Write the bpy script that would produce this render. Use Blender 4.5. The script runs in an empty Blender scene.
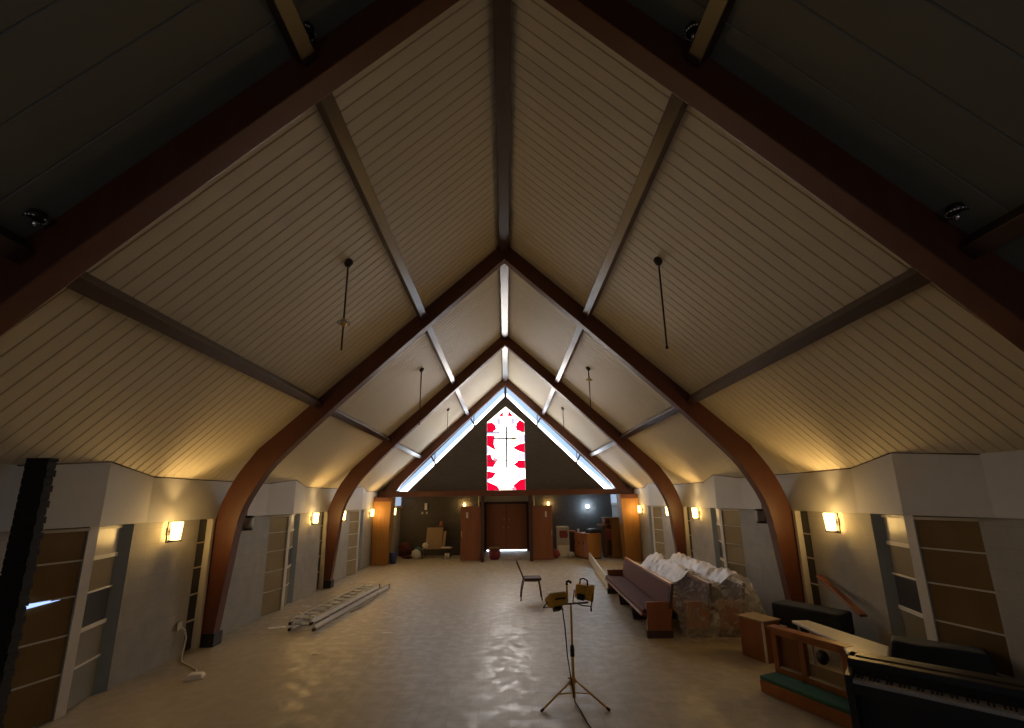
import bpy, bmesh, math, random
from mathutils import Vector, Matrix, noise
random.seed(7)
scene = bpy.context.scene
COL = scene.collection
PI = math.pi

# ------------------------------------------------------------------ materials
def nodes_of(name):
    m = bpy.data.materials.new(name); m.use_nodes = True
    nt = m.node_tree; nt.nodes.clear()
    out = nt.nodes.new('ShaderNodeOutputMaterial')
    return m, nt, out

def mat(name, col, rough=.6, metal=0.0, spec=.5, var=.12, scale=6.0, bump=0.0, bscale=40.0, stretch=None, coat=0.0, alpha=1.0, trans=0.0, rvar=0.0):
    """principled surface with procedural colour variation, optional bump and roughness variation"""
    m, nt, out = nodes_of(name); N = nt.nodes; L = nt.links
    b = N.new('ShaderNodeBsdfPrincipled'); L.new(b.outputs[0], out.inputs[0])
    b.inputs['Roughness'].default_value = rough; b.inputs['Metallic'].default_value = metal
    b.inputs['Specular IOR Level'].default_value = spec
    b.inputs['Coat Weight'].default_value = coat; b.inputs['Coat Roughness'].default_value = .2
    b.inputs['Alpha'].default_value = alpha; b.inputs['Transmission Weight'].default_value = trans
    tc = N.new('ShaderNodeTexCoord'); mp = N.new('ShaderNodeMapping'); L.new(tc.outputs['Object'], mp.inputs[0])
    if stretch: mp.inputs['Scale'].default_value = stretch
    n = N.new('ShaderNodeTexNoise'); n.inputs['Scale'].default_value = scale; n.inputs['Detail'].default_value = 5
    L.new(mp.outputs[0], n.inputs[0])
    r = N.new('ShaderNodeMix'); r.data_type = 'RGBA'
    r.inputs[6].default_value = (*[c*(1-var) for c in col], 1); r.inputs[7].default_value = (*[min(1, c*(1+var)) for c in col], 1)
    L.new(n.outputs[0], r.inputs[0]); L.new(r.outputs[2], b.inputs['Base Color'])
    if rvar:
        mr = N.new('ShaderNodeMapRange'); mr.inputs[1].default_value = .35; mr.inputs[2].default_value = .65
        mr.inputs[3].default_value = rough-rvar; mr.inputs[4].default_value = rough+rvar
        L.new(n.outputs[0], mr.inputs[0]); L.new(mr.outputs[0], b.inputs['Roughness'])
    if bump:
        n2 = N.new('ShaderNodeTexNoise'); n2.inputs['Scale'].default_value = bscale; n2.inputs['Detail'].default_value = 4
        L.new(mp.outputs[0], n2.inputs[0])
        bp = N.new('ShaderNodeBump'); bp.inputs['Strength'].default_value = bump; bp.inputs['Distance'].default_value = .01
        L.new(n2.outputs[0], bp.inputs['Height']); L.new(bp.outputs[0], b.inputs['Normal'])
    return m

def wood(name, col, rough=.38, axis='z', coat=.0, var=.35, spec=.5, scale=9.0):
    st = {'x': (.08, 1, 1), 'y': (1, .08, 1), 'z': (1, 1, .08)}[axis]
    return mat(name, col, rough, var=var, scale=scale, stretch=st, bump=.08, bscale=60, coat=coat, spec=spec)

def blocks(name, col, mortar, bw, bh, ms, rough=.7, plane='yz', bump=.5, var=.08, offset=.5):
    """masonry wall material: block courses with recessed joints"""
    m, nt, out = nodes_of(name); N = nt.nodes; L = nt.links
    b = N.new('ShaderNodeBsdfPrincipled'); L.new(b.outputs[0], out.inputs[0]); b.inputs['Roughness'].default_value = rough
    tc = N.new('ShaderNodeTexCoord'); sp = N.new('ShaderNodeSeparateXYZ'); L.new(tc.outputs['Object'], sp.inputs[0])
    cb = N.new('ShaderNodeCombineXYZ')
    L.new(sp.outputs[{'y': 1, 'x': 0}[plane[0]]], cb.inputs[0]); L.new(sp.outputs[2], cb.inputs[1])
    br = N.new('ShaderNodeTexBrick'); L.new(cb.outputs[0], br.inputs[0])
    br.inputs['Scale'].default_value = 1; br.inputs['Brick Width'].default_value = bw; br.inputs['Row Height'].default_value = bh
    br.inputs['Mortar Size'].default_value = ms; br.inputs['Mortar Smooth'].default_value = .3; br.offset = offset
    br.inputs['Color1'].default_value = (*[c*(1-var) for c in col], 1); br.inputs['Color2'].default_value = (*[c*(1+var) for c in col], 1)
    br.inputs['Mortar'].default_value = (*mortar, 1)
    n = N.new('ShaderNodeTexNoise'); n.inputs['Scale'].default_value = 5; n.inputs['Detail'].default_value = 6; L.new(tc.outputs['Object'], n.inputs[0])
    mx = N.new('ShaderNodeMix'); mx.data_type = 'RGBA'; mx.blend_type = 'MULTIPLY'; mx.inputs[0].default_value = .35
    L.new(br.outputs[0], mx.inputs[6]); L.new(n.outputs[0], mx.inputs[7]); L.new(mx.outputs[2], b.inputs['Base Color'])
    bp = N.new('ShaderNodeBump'); bp.inputs['Strength'].default_value = bump; bp.inputs['Distance'].default_value = .01; bp.invert = True
    L.new(br.outputs['Fac'], bp.inputs['Height']); L.new(bp.outputs[0], b.inputs['Normal'])
    return m

def glow(name, col, strength):
    m, nt, out = nodes_of(name); N = nt.nodes; L = nt.links
    e = N.new('ShaderNodeEmission'); e.inputs[1].default_value = strength
    tc = N.new('ShaderNodeTexCoord'); n = N.new('ShaderNodeTexNoise'); n.inputs['Scale'].default_value = 3
    L.new(tc.outputs['Object'], n.inputs[0])
    r = N.new('ShaderNodeMix'); r.data_type = 'RGBA'
    r.inputs[6].default_value = (*[c*.9 for c in col], 1); r.inputs[7].default_value = (*col, 1)
    L.new(n.outputs[0], r.inputs[0]); L.new(r.outputs[2], e.inputs[0]); L.new(e.outputs[0], out.inputs[0])
    return m

def plastic_film(name, col, alpha, rough, metal=0.0, bump=.05):
    m, nt, out = nodes_of(name); N = nt.nodes; L = nt.links
    d = N.new('ShaderNodeBsdfPrincipled'); d.inputs['Base Color'].default_value = (*col, 1); d.inputs['Roughness'].default_value = rough
    d.inputs['Specular IOR Level'].default_value = .9; d.inputs['Metallic'].default_value = metal
    tl = N.new('ShaderNodeBsdfTranslucent'); tl.inputs[0].default_value = (*col, 1)
    m1 = N.new('ShaderNodeMixShader'); m1.inputs[0].default_value = .35; L.new(d.outputs[0], m1.inputs[1]); L.new(tl.outputs[0], m1.inputs[2])
    tr = N.new('ShaderNodeBsdfTransparent'); tr.inputs[0].default_value = (.95, .95, .95, 1)
    n = N.new('ShaderNodeTexNoise'); n.inputs['Scale'].default_value = 7; n.inputs['Detail'].default_value = 6; n.inputs['Distortion'].default_value = 1.2
    tc = N.new('ShaderNodeTexCoord'); L.new(tc.outputs['Object'], n.inputs[0])
    mr = N.new('ShaderNodeMapRange'); mr.inputs[1].default_value = .35; mr.inputs[2].default_value = .65
    mr.inputs[3].default_value = max(0, alpha-.14); mr.inputs[4].default_value = min(1, alpha+.16); L.new(n.outputs[0], mr.inputs[0])
    m2 = N.new('ShaderNodeMixShader'); L.new(mr.outputs[0], m2.inputs[0]); L.new(tr.outputs[0], m2.inputs[1]); L.new(m1.outputs[0], m2.inputs[2])
    L.new(m2.outputs[0], out.inputs[0])
    n2 = N.new('ShaderNodeTexVoronoi'); n2.inputs['Scale'].default_value = 13; n2.feature = 'DISTANCE_TO_EDGE'; L.new(n.outputs[1], n2.inputs[0])
    v3 = N.new('ShaderNodeTexNoise'); v3.inputs['Scale'].default_value = 18; v3.inputs['Distortion'].default_value = 2.5; L.new(tc.outputs['Object'], v3.inputs[0])
    bp = N.new('ShaderNodeBump'); bp.inputs['Strength'].default_value = .9; bp.inputs['Distance'].default_value = bump
    L.new(v3.outputs[0], bp.inputs['Height']); L.new(bp.outputs[0], d.inputs['Normal'])
    return m

def floor_mat():
    m, nt, out = nodes_of('worn_tile_floor'); N = nt.nodes; L = nt.links
    b = N.new('ShaderNodeBsdfPrincipled'); L.new(b.outputs[0], out.inputs[0])
    tc = N.new('ShaderNodeTexCoord')
    def nz(sc, det=6, dist=0.0):
        n = N.new('ShaderNodeTexNoise'); n.inputs['Scale'].default_value = sc; n.inputs['Detail'].default_value = det; n.inputs['Distortion'].default_value = dist
        L.new(tc.outputs['Object'], n.inputs[0]); return n
    big = nz(.45, 4); mid = nz(7.5, 10, .1); fine = nz(30, 3)
    c1 = N.new('ShaderNodeMix'); c1.data_type = 'RGBA'; c1.inputs[6].default_value = (.38, .325, .24, 1); c1.inputs[7].default_value = (.46, .40, .305, 1)
    L.new(big.outputs[0], c1.inputs[0])
    c2 = N.new('ShaderNodeMix'); c2.data_type = 'RGBA'; c2.blend_type = 'MULTIPLY'; c2.inputs[0].default_value = .28
    L.new(c1.outputs[2], c2.inputs[6])
    rp = N.new('ShaderNodeValToRGB'); rp.color_ramp.elements[0].position = .3; rp.color_ramp.elements[0].color = (.62, .6, .58, 1); rp.color_ramp.elements[1].position = .62; rp.color_ramp.elements[1].color = (1, 1, 1, 1)
    L.new(mid.outputs[0], rp.inputs[0]); L.new(rp.outputs[0], c2.inputs[7])
    br = N.new('ShaderNodeTexBrick'); br.offset = 0; L.new(tc.outputs['Object'], br.inputs[0])
    br.inputs['Scale'].default_value = 1; br.inputs['Brick Width'].default_value = .305; br.inputs['Row Height'].default_value = .305; br.inputs['Mortar Size'].default_value = .004
    br.inputs['Color1'].default_value = (1, 1, 1, 1); br.inputs['Color2'].default_value = (.93, .93, .93, 1); br.inputs['Mortar'].default_value = (.72, .70, .68, 1)
    c3 = N.new('ShaderNodeMix'); c3.data_type = 'RGBA'; c3.blend_type = 'MULTIPLY'; c3.inputs[0].default_value = .6
    L.new(c2.outputs[2], c3.inputs[6]); L.new(br.outputs[0], c3.inputs[7]); L.new(c3.outputs[2], b.inputs['Base Color'])
    mr = N.new('ShaderNodeMapRange'); mr.inputs[1].default_value = .45; mr.inputs[2].default_value = .60; mr.inputs[3].default_value = .52; mr.inputs[4].default_value = .29
    b2 = N.new('ShaderNodeTexBrick'); b2.offset = .37; b2.offset_frequency = 2; L.new(tc.outputs['Object'], b2.inputs[0])
    b2.inputs['Scale'].default_value = 1; b2.inputs['Brick Width'].default_value = .152; b2.inputs['Row Height'].default_value = .1525; b2.inputs['Mortar Size'].default_value = 0
    b2.inputs['Color1'].default_value = (.36, .36, .36, 1); b2.inputs['Color2'].default_value = (.62, .62, .62, 1); b2.inputs['Mortar'].default_value = (.5, .5, .5, 1)
    mm = N.new('ShaderNodeMix'); mm.data_type = 'FLOAT'; mm.inputs[0].default_value = .5
    L.new(mid.outputs[0], mm.inputs[2]); L.new(b2.outputs[0], mm.inputs[3])
    L.new(mm.outputs[0], mr.inputs[0]); L.new(mr.outputs[0], b.inputs['Roughness'])
    b.inputs['Specular IOR Level'].default_value = .5
    bp = N.new('ShaderNodeBump'); bp.inputs['Strength'].default_value = .22; bp.inputs['Distance'].default_value = .004
    ad = N.new('ShaderNodeMath'); ad.operation = 'ADD'; L.new(fine.outputs[0], ad.inputs[0]); ad.inputs[1].default_value = 0
    L.new(ad.outputs[0], bp.inputs['Height']); L.new(bp.outputs[0], b.inputs['Normal'])
    return m

M = dict(
    floor=floor_mat(),
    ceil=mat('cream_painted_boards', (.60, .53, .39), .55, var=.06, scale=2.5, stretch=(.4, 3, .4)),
    ceil2=mat('dark_grey_green_boards', (.15, .155, .13), .55, var=.1, scale=2.5),  # darker, cooler tone for the boards before the nearest arch
    white=mat('white_plaster', (.56, .55, .53), .75, var=.05, bump=.05),
    arch=wood('red_brown_glulam', (.110, .033, .014), .45, 'z', var=.22),
    purlin=wood('brown_purlin', (.050, .022, .014), .28, 'y', var=.25, spec=.55),
    cmu=blocks('painted_block', (.38, .35, .305), (.34, .31, .27), .4, .2, .005, bump=.3, var=.03),
    jamb_daylit=mat('daylit_blue_jamb', (.20, .25, .31), .5),  # bluish daylight on the return jambs, put into their colour
    brick=blocks('dark_brick', (.016, .013, .012), (.010, .009, .009), .2, .07, .008, .8, 'xz', .9),
    gable=blocks('dark_gable_brick', (.085, .074, .066), (.065, .057, .05), .3, .075, .006, .75, 'xz', .5),
    trim=mat('off_white_trim', (.55, .51, .44), .5, var=.08),
    amber=mat('amber_glass', (.16, .098, .035), .22, var=.25, scale=3, spec=.6),
    amber3=mat('olive_glass', (.16, .135, .085), .25, var=.2, scale=3),
    amber2=mat('pale_amber_glass', (.30, .24, .145), .25, var=.2, scale=3),
    frost=mat('frosted_glass', (.30, .275, .22), .3, var=.2, scale=8, bump=.1),
    dark=mat('dark_opening', (.012, .012, .014), .3),
    wood=wood('orange_wood', (.33, .115, .03), .36, 'z'),
    doorwood=wood('door_veneer', (.20, .068, .022), .38, 'z', var=.25),
    panel=wood('golden_panelling', (.30, .14, .028), .6, 'z', var=.3, scale=14),
    entrydoor=wood('entrance_door_veneer', (.40, .155, .06), .38, 'z', var=.2),
    darkwood=wood('dark_brown_wood', (.055, .022, .014), .4, 'z'),
    pewwood=wood('pew_wood', (.26, .085, .03), .3, 'y', var=.3),
    endwood=wood('pew_end_wood', (.26, .085, .028), .35, 'z', var=.3),
    maroon=mat('maroon_upholstery', (.105, .030, .030), .85, var=.15, scale=60, bump=.15, bscale=250),
    red=mat('dark_red_cloth', (.10, .022, .02), .8, bump=.2, bscale=30),
    black=mat('black_plastic', (.010, .010, .011), .45),
    blackmatte=mat('black_cloth', (.02, .025, .032), .85, bump=.15, bscale=30),
    slate=mat('dark_slate_cover', (.028, .04, .052), .8, bump=.25, bscale=12),
    key=mat('ivory_keys', (.42, .41, .39), .3),
    yellow=mat('yellow_enamel', (.62, .33, .03), .45, var=.15, scale=20),
    yellowtube=mat('yellow_tube', (.66, .38, .07), .4, metal=0),
    alu=mat('aluminium', (.80, .79, .77), .36, metal=.25, var=.15, scale=20),
    chrome=mat('chrome', (.7, .72, .75), .15, metal=1),
    iron=mat('dark_bronze', (.05, .04, .03), .4, metal=.7),
    steelleg=mat('brown_steel', (.11, .07, .05), .4, metal=.4),
    seat=mat('brown_vinyl', (.085, .045, .035), .7, spec=.3),
    green=mat('green_cushion', (.035, .135, .085), .75, bump=.15, bscale=60),
    boardwhite=mat('white_laminate', (.60, .57, .50), .35),
    card=mat('tan_cardboard', (.30, .215, .12), .8, var=.15),
    paper=mat('white_paper', (.72, .70, .66), .8),
    grey=mat('grey_metal', (.36, .35, .33), .45),
    lightgrey=mat('light_grey_plastic', (.52, .52, .51), .45),
    blue=mat('blue_plastic', (.03, .05, .20), .4),
    teal=mat('teal_plastic', (.08, .2, .22), .4),
    redpanel=mat('maroon_panel', (.2, .025, .035), .5),
    rubber=mat('rubber', (.015, .015, .015), .7),
    brass=mat('brass', (.6, .4, .15), .3, metal=1),
    film=plastic_film('white_plastic_film', (.99, .98, 1.0), .985, .33, .7, .02),
    clear=plastic_film('clear_plastic_film', (.88, .85, .80), .30, .12, .25, .06),
    lamp=glow('lit_sconce_glass', (1.0, .61, .19), 56),
    led=glow('white_led_lamp', (.55, .77, 1.0), 120),
    daylight=glow('daylight_glass', (.50, .70, 1.0), .95),
    daylow=glow('daylight_glass_lower', (.88, .93, 1.0), 21),
    blue_wedge=glow('blue_glow_wedge', (.35, .5, 1.0), 1.6),
    doorgap=glow('daylight_under_door', (.78, .88, 1.0), 7),
    side=glow('side_window_daylight', (.60, .75, 1.0), .55),
    gw=glow('white_glass', (1.0, .94, .87), 15),
    gy=glow('pale_yellow_glass', (1.0, .72, .42), 2.2),
    gl=glow('lavender_glass', (.72, .66, 1.0), 1.25),
    gr=glow('red_glass', (1.0, .004, .045), .85),
    gp=glow('pink_glass', (1.0, .28, .36), 1.4),
    fill_glow=glow('viewer_side_fill', (.88, .88, 1.0), .7),
    lead=mat('lead_came', (.20, .21, .24), .5),
    cross=mat('dark_cross_metal', (.16, .19, .20), .5),
)

# ------------------------------------------------------------------ mesh builder
class MB:
    def __init__(s): s.v = []; s.f = []; s.mi = []; s.sm = []; s.cur = 0; s.smooth = False
    def add(s, vs, fs):
        o = len(s.v); s.v += [tuple(p) for p in vs]
        for f in fs: s.f.append(tuple(o+i for i in f)); s.mi.append(s.cur); s.sm.append(s.smooth)
        return s
    def box(s, x0, x1, y0, y1, z0, z1):
        x0, x1 = sorted((x0, x1)); y0, y1 = sorted((y0, y1)); z0, z1 = sorted((z0, z1))
        return s.add([(x0,y0,z0),(x1,y0,z0),(x1,y1,z0),(x0,y1,z0),(x0,y0,z1),(x1,y0,z1),(x1,y1,z1),(x0,y1,z1)],
                     [(0,3,2,1),(4,5,6,7),(0,1,5,4),(1,2,6,5),(2,3,7,6),(3,0,4,7)])
    def hexa(s, b, t):
        """solid from four bottom points and four top points"""
        return s.add(list(b)+list(t), [(0,3,2,1),(4,5,6,7),(0,1,5,4),(1,2,6,5),(2,3,7,6),(3,0,4,7)])
    def prism(s, poly, a0, a1, axis='y'):
        """extrude a 2D outline along an axis: outline is (x,z) for y, (y,z) for x, (x,y) for z"""
        def P(p, a): return {'y': (p[0], a, p[1]), 'x': (a, p[0], p[1]), 'z': (p[0], p[1], a)}[axis]
        n = len(poly); vs = [P(p, a0) for p in poly]+[P(p, a1) for p in poly]
        return s.add(vs, [tuple(range(n)), tuple(range(2*n-1, n-1, -1))]+[(i, i+n, (i+1) % n+n, (i+1) % n) for i in range(n)])
    def tube(s, pts, r, n=8, cap=True):
        pts = [Vector(p) for p in pts]; rs = r if isinstance(r, (list, tuple)) else [r]*len(pts)
        vs = []; fs = []; up = None
        for i, p in enumerate(pts):
            d = (pts[min(i+1, len(pts)-1)]-pts[max(i-1, 0)]).normalized()
            if up is None: up = d.orthogonal().normalized()
            up = (up-d*up.dot(d)).normalized(); w = d.cross(up)
            for k in range(n):
                a = 2*PI*k/n; vs.append(p+(up*math.cos(a)+w*math.sin(a))*rs[i])
        for i in range(len(pts)-1):
            for k in range(n): fs.append((i*n+k, i*n+(k+1) % n, (i+1)*n+(k+1) % n, (i+1)*n+k))
        if cap: fs += [tuple(range(n-1, -1, -1)), tuple(range((len(pts)-1)*n, len(pts)*n))]
        sm = s.smooth; s.smooth = True; s.add(vs, fs); s.smooth = sm
        return s
    def lathe(s, prof, n=20, c=(0, 0, 0)):
        vs = []; fs = []
        for (r, z) in prof:
            for k in range(n):
                a = 2*PI*k/n; vs.append((c[0]+r*math.cos(a), c[1]+r*math.sin(a), c[2]+z))
        for i in range(len(prof)-1):
            for k in range(n): fs.append((i*n+k, i*n+(k+1) % n, (i+1)*n+(k+1) % n, (i+1)*n+k))
        fs += [tuple(range(n-1, -1, -1)), tuple(range((len(prof)-1)*n, len(prof)*n))]
        sm = s.smooth; s.smooth = True; s.add(vs, fs); s.smooth = sm
        return s
    def bar(s, a, b, w, h, up=(0, 0, 1)):
        """rectangular bar from a to b, w wide, h high (h along up)"""
        a = Vector(a); b = Vector(b); d = (b-a).normalized(); up = Vector(up); up = (up-d*up.dot(d)).normalized(); sd = d.cross(up)
        q = lambda p, i, j: p+sd*(i*w/2)+up*(j*h/2)
        return s.hexa([q(a,-1,-1), q(a,1,-1), q(b,1,-1), q(b,-1,-1)], [q(a,-1,1), q(a,1,1), q(b,1,1), q(b,-1,1)])
    def grid(s, fn, nu, nv):
        vs = [fn(i/nu, j/nv) for j in range(nv+1) for i in range(nu+1)]
        fs = [(j*(nu+1)+i, j*(nu+1)+i+1, (j+1)*(nu+1)+i+1, (j+1)*(nu+1)+i) for j in range(nv) for i in range(nu)]
        sm = s.smooth; s.smooth = True; s.add(vs, fs); s.smooth = sm
        return s
    def obj(s, name, m, parent=None, bevel=0.0, solid=0.0, label=None, kind=None):
        me = bpy.data.meshes.new(name); me.from_pydata(s.v, [], s.f); me.update()
        for mm in (m if isinstance(m, (list, tuple)) else [m]): me.materials.append(mm)
        me.polygons.foreach_set('material_index', s.mi); me.polygons.foreach_set('use_smooth', s.sm)
        bm = bmesh.new(); bm.from_mesh(me); bmesh.ops.recalc_face_normals(bm, faces=bm.faces); bm.to_mesh(me); bm.free()
        o = bpy.data.objects.new(name, me); COL.objects.link(o)
        if parent is not None: o.parent = parent
        if solid:
            q = o.modifiers.new('thickness', 'SOLIDIFY'); q.thickness = solid
        if bevel:
            q = o.modifiers.new('soft_edges', 'BEVEL'); q.width = bevel; q.segments = 2; q.limit_method = 'ANGLE'
        if label: o['label'] = label
        if kind: o['kind'] = kind
        return o

def tag(o, label, cat, group=None):
    o['label'] = label; o['category'] = cat
    if group: o['group'] = group
    return o
def thing(name, label, cat, loc=(0, 0, 0), rz=0.0, group=None):
    e = bpy.data.objects.new(name, None); e.empty_display_size = .1; COL.objects.link(e)
    e.location = loc; e.rotation_euler = (0, 0, rz)
    return tag(e, label, cat, group)
def struct(name, mb, m, parent=None, **k): return mb.obj(name, m, parent, kind='structure', **k)
def dup(root, loc, rz, label):
    """a copy of a thing together with its parts and their sub-parts"""
    r = root.copy(); COL.objects.link(r); r.location = loc; r.rotation_euler = (0, 0, rz); r['label'] = label
    for ch in list(root.children):
        c = ch.copy(); COL.objects.link(c); c.parent = r
        for g in ch.children:
            d = g.copy(); COL.objects.link(d); d.parent = c
    return r

# ------------------------------------------------------------------ dimensions
FR = [2.65, 7.31, 11.85, 16.38]            # near faces of the arched frames
FT = .17                                   # frame thickness
ZR, SL = 6.77, .925                        # ceiling: z = ZR - SL*|x|
XW = 4.65                                  # side wall
ZB = 1.88                                  # lower edge of the white wall band
YG = 16.56                                 # gable wall
YB = 18.4                                  # entrance back wall
YN = -3.0                                  # wall behind the viewer
def zc(x): return ZR-SL*abs(x)

# ------------------------------------------------------------------ floor and shell
mb = MB(); mb.box(-5.4, 5.4, YN-.2, 19.9, -.2, 0); struct('floor', mb, M['floor'])

def boards(y0, y1, pitch, sg, g=.0075, dep=.010):
    """board ceiling of one slope with V grooves running down the slope"""
    mb = MB(); n = max(1, round((y1-y0)/pitch)); p = (y1-y0)/n
    nx, nz = SL/math.hypot(1, SL), 1/math.hypot(1, SL)
    prof = []
    for i in range(n):
        a = y0+i*p
        prof += [(a, dep), (a+g, 0), (a+p-g, 0)]
    prof.append((y1, dep))
    X0, X1 = 0.0, 5.15
    vs = []; fs = []
    for (y, d) in prof:
        for x in (X0, X1): vs.append((sg*(x+d*nx), y, zc(x)+d*nz))
    m = len(prof)
    for (y, d) in (prof[0], prof[-1]): pass
    for i in range(m-1):
        fs.append((2*i, 2*i+1, 2*i+3, 2*i+2))
    mb.add(vs, fs)
    # outer skin so that the roof has a thickness
    e = .12
    mb.add([(sg*(x+e*nx), y, zc(x)+e*nz) for y in (y0, y1) for x in (-e*nx, X1)], [(0, 1, 3, 2)])
    return mb
for i, (y0, y1) in enumerate(((FR[0]+.05, YG+.1), )):
    for sg in (-1, 1):
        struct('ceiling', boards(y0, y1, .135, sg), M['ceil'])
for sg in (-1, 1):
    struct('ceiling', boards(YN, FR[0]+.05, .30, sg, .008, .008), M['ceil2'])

# white wall band above the windows: shallow inward prow in every bay
def band_line():
    pts = [(YN, XW)]
    for F in FR[:4]:
        pts += [(F-3.06, XW-.02), (F-2.2, XW-.135), (F-1.38, XW), (F-.6, XW)]
    pts = [p for p in pts if p[0] > YN+.2 or p == (YN, XW)]
    pts += [(YB+.1, XW)]
    return pts
for sg in (-1, 1):
    mb = MB(); L = band_line()
    for (ya, xa), (yb, xb) in zip(L[:-1], L[1:]):
        mb.hexa([(sg*xa, ya, ZB), (sg*(XW+.42), ya, ZB), (sg*(XW+.42), yb, ZB), (sg*xb, yb, ZB)],
                [(sg*xa, ya, zc(xa)+.02), (sg*(XW+.42), ya, zc(XW+.42)+.02), (sg*(XW+.42), yb, zc(XW+.42)+.02), (sg*xb, yb, zc(xb)+.02)])
    struct('wall_upper_'+('left' if sg < 0 else 'right'), mb, M['white'])
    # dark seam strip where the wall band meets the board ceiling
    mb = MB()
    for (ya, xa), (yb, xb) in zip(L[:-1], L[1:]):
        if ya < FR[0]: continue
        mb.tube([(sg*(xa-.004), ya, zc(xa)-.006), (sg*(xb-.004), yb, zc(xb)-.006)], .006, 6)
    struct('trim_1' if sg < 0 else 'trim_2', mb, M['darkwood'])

# block walls below the band (per side: solid pieces between the window bays)
for sg in (-1, 1):
    mb = MB(); XO = XW+.45
    segs = [(YN, FR[1]-2.87)]
    for k in (1, 2, 3):
        F = FR[k]
        segs.append((F-1.55, F-.34))
        if k < 3: segs.append((F-.04, FR[k+1]-2.82))
    segs.append((FR[3]-.04, YB+.1))
    for (a, b) in segs: mb.box(sg*(XW+.012), sg*XO, a, b, 0, ZB+.01)
    mb.box(sg*(XO-.02), sg*(XO+.1), YN, YB+.1, 0, ZB+.3)        # outer skin behind the window bays
    struct('wall_'+('left' if sg < 0 else 'right'), mb, M['cmu'])

ZS = [0.0, .42, .79, 1.17, 1.53, ZB]
nwin = 0
for k in (1, 2, 3):
    F = FR[k]
    for sg in (-1, 1):
        nwin += 1
        w = bpy.data.objects.new('window_%d' % nwin, None); COL.objects.link(w); w['kind'] = 'structure'
        ya = F-(2.87 if k == 1 else 2.82); ym = F-2.2; yr = F-1.55
        A = (XW+.05, ya); B = (XW-.085, ym-.06); C = (XW-.085, ym+.06); D = (XW+.055, yr-.10)
        def slab(p, q, z0, z1, out, th):
            d = Vector((q[0]-p[0], q[1]-p[1])).normalized(); n = Vector((d.y, -d.x))
            if n.x < 0: n = -n
            o0 = n*out; o1 = n*(out+th)
            return [(sg*(p[0]+o0.x), p[1]+o0.y), (sg*(q[0]+o0.x), q[1]+o0.y), (sg*(q[0]+o1.x), q[1]+o1.y), (sg*(p[0]+o1.x), p[1]+o1.y)], z0, z1
        def put(mb, s): mb.hexa([(x, y, s[1]) for x, y in s[0]], [(x, y, s[2]) for x, y in s[0]])
        # amber panels
        for i in range(5):
            p = MB(); put(p, slab(A, B, ZS[i]+.008, ZS[i+1]-.008, .02, .02)); p.obj('pane', M['amber' if k == 1 else 'amber2'], w)
        p = MB()
        for z in ZS[1:5]: put(p, slab(A, B, z-.008, z+.008, .008, .03))
        p.obj('glazing_bar', M['trim'], w)
        p = MB(); put(p, slab(A, B, ZB-.045, ZB-.015, -.02, .06)); put(p, slab(C, D, ZB-.045, ZB-.015, .01, .03)); p.obj('head_trim', M['trim'], w)
        # mullion
        p = MB(); p.hexa([(sg*x, y, 0) for x, y in (B, C, (C[0]+.1, C[1]), (B[0]+.1, B[1]))], [(sg*x, y, ZB) for x, y in (B, C, (C[0]+.1, C[1]), (B[0]+.1, B[1]))])
        p.obj('mullion', M['trim'], w)
        # sash side
        mats = [M['amber3'], M['amber3'], M['dark'], M['amber3'], M['frost']] if k == 1 else [M['amber2'], M['amber2'], M['dark'], M['amber2'], M['frost']]
        for i in range(5):
            p = MB(); put(p, slab(C, D, ZS[i]+.01, ZS[i+1]-.01, .025, .02)); p.obj('pane', mats[i], w)
        p = MB()
        for i, z in enumerate(ZS[1:5]):
            h = .022 if i in (1, 3) else .01
            put(p, slab(C, D, z-h, z+h, .012, .03))
        p.obj('sash_rail', M['trim'], w)
        # return jamb
        p = MB(); p.hexa([(sg*x, y, 0) for x, y in ((XW+.013, yr), (XW+.085, yr-.14), (XW+.12, yr-.10), (XW+.04, yr+.02))],
                         [(sg*x, y, ZB) for x, y in ((XW+.013, yr), (XW+.085, yr-.14), (XW+.12, yr-.10), (XW+.04, yr+.02))])
        p.obj('return_jamb', M['jamb_daylit'], w)
        # narrow strip window beside the arch leg
        y0, y1 = F-.34, F-.10
        for i in range(5):
            p = MB(); p.box(sg*(XW+.06), sg*(XW+.08), y0, y1, ZS[i]+.01 if i else .02, ZS[i+1]-.01); p.obj('strip_pane', M['dark'], w)
        p = MB()
        for z in ZS[1:5]: p.box(sg*(XW+.045), sg*(XW+.09), y0, y1, z-.01, z+.01)
        p.obj('strip_bar', M['trim'], w)
        p = MB(); p.box(sg*(XW-.03), sg*(XW+.1), F-.10, F-.04, 0, ZB+.0); p.obj('jamb', M['trim'], w)
    if k == 1:
        pass
# tapered bluish glowing wedge between two amber panels beside the brick pier
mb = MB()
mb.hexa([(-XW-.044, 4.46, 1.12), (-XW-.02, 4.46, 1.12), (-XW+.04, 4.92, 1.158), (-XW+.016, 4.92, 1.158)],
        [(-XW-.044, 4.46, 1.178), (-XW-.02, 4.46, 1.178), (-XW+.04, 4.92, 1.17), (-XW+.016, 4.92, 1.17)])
struct('window_7', mb, M['blue_wedge'])

# brick pier on the left wall
mb = MB()
z = 0; i = 0
while z < 2.53:
    h = .072; o = .007 if i % 2 else 0.0
    z1 = min(z+h-.008, 2.552)
    mb.box(-4.56, -4.35+o, 4.25+o*.3, 4.335+o, z, z1)
    z += h; i += 1
mb.box(-4.555, -4.355, 4.256, 4.33, 0, 2.548)
tag(mb.obj('brick_pier', M['brick']), 'dark brick pier running from floor to ceiling beside the amber window on the left wall', 'pillar')

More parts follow.
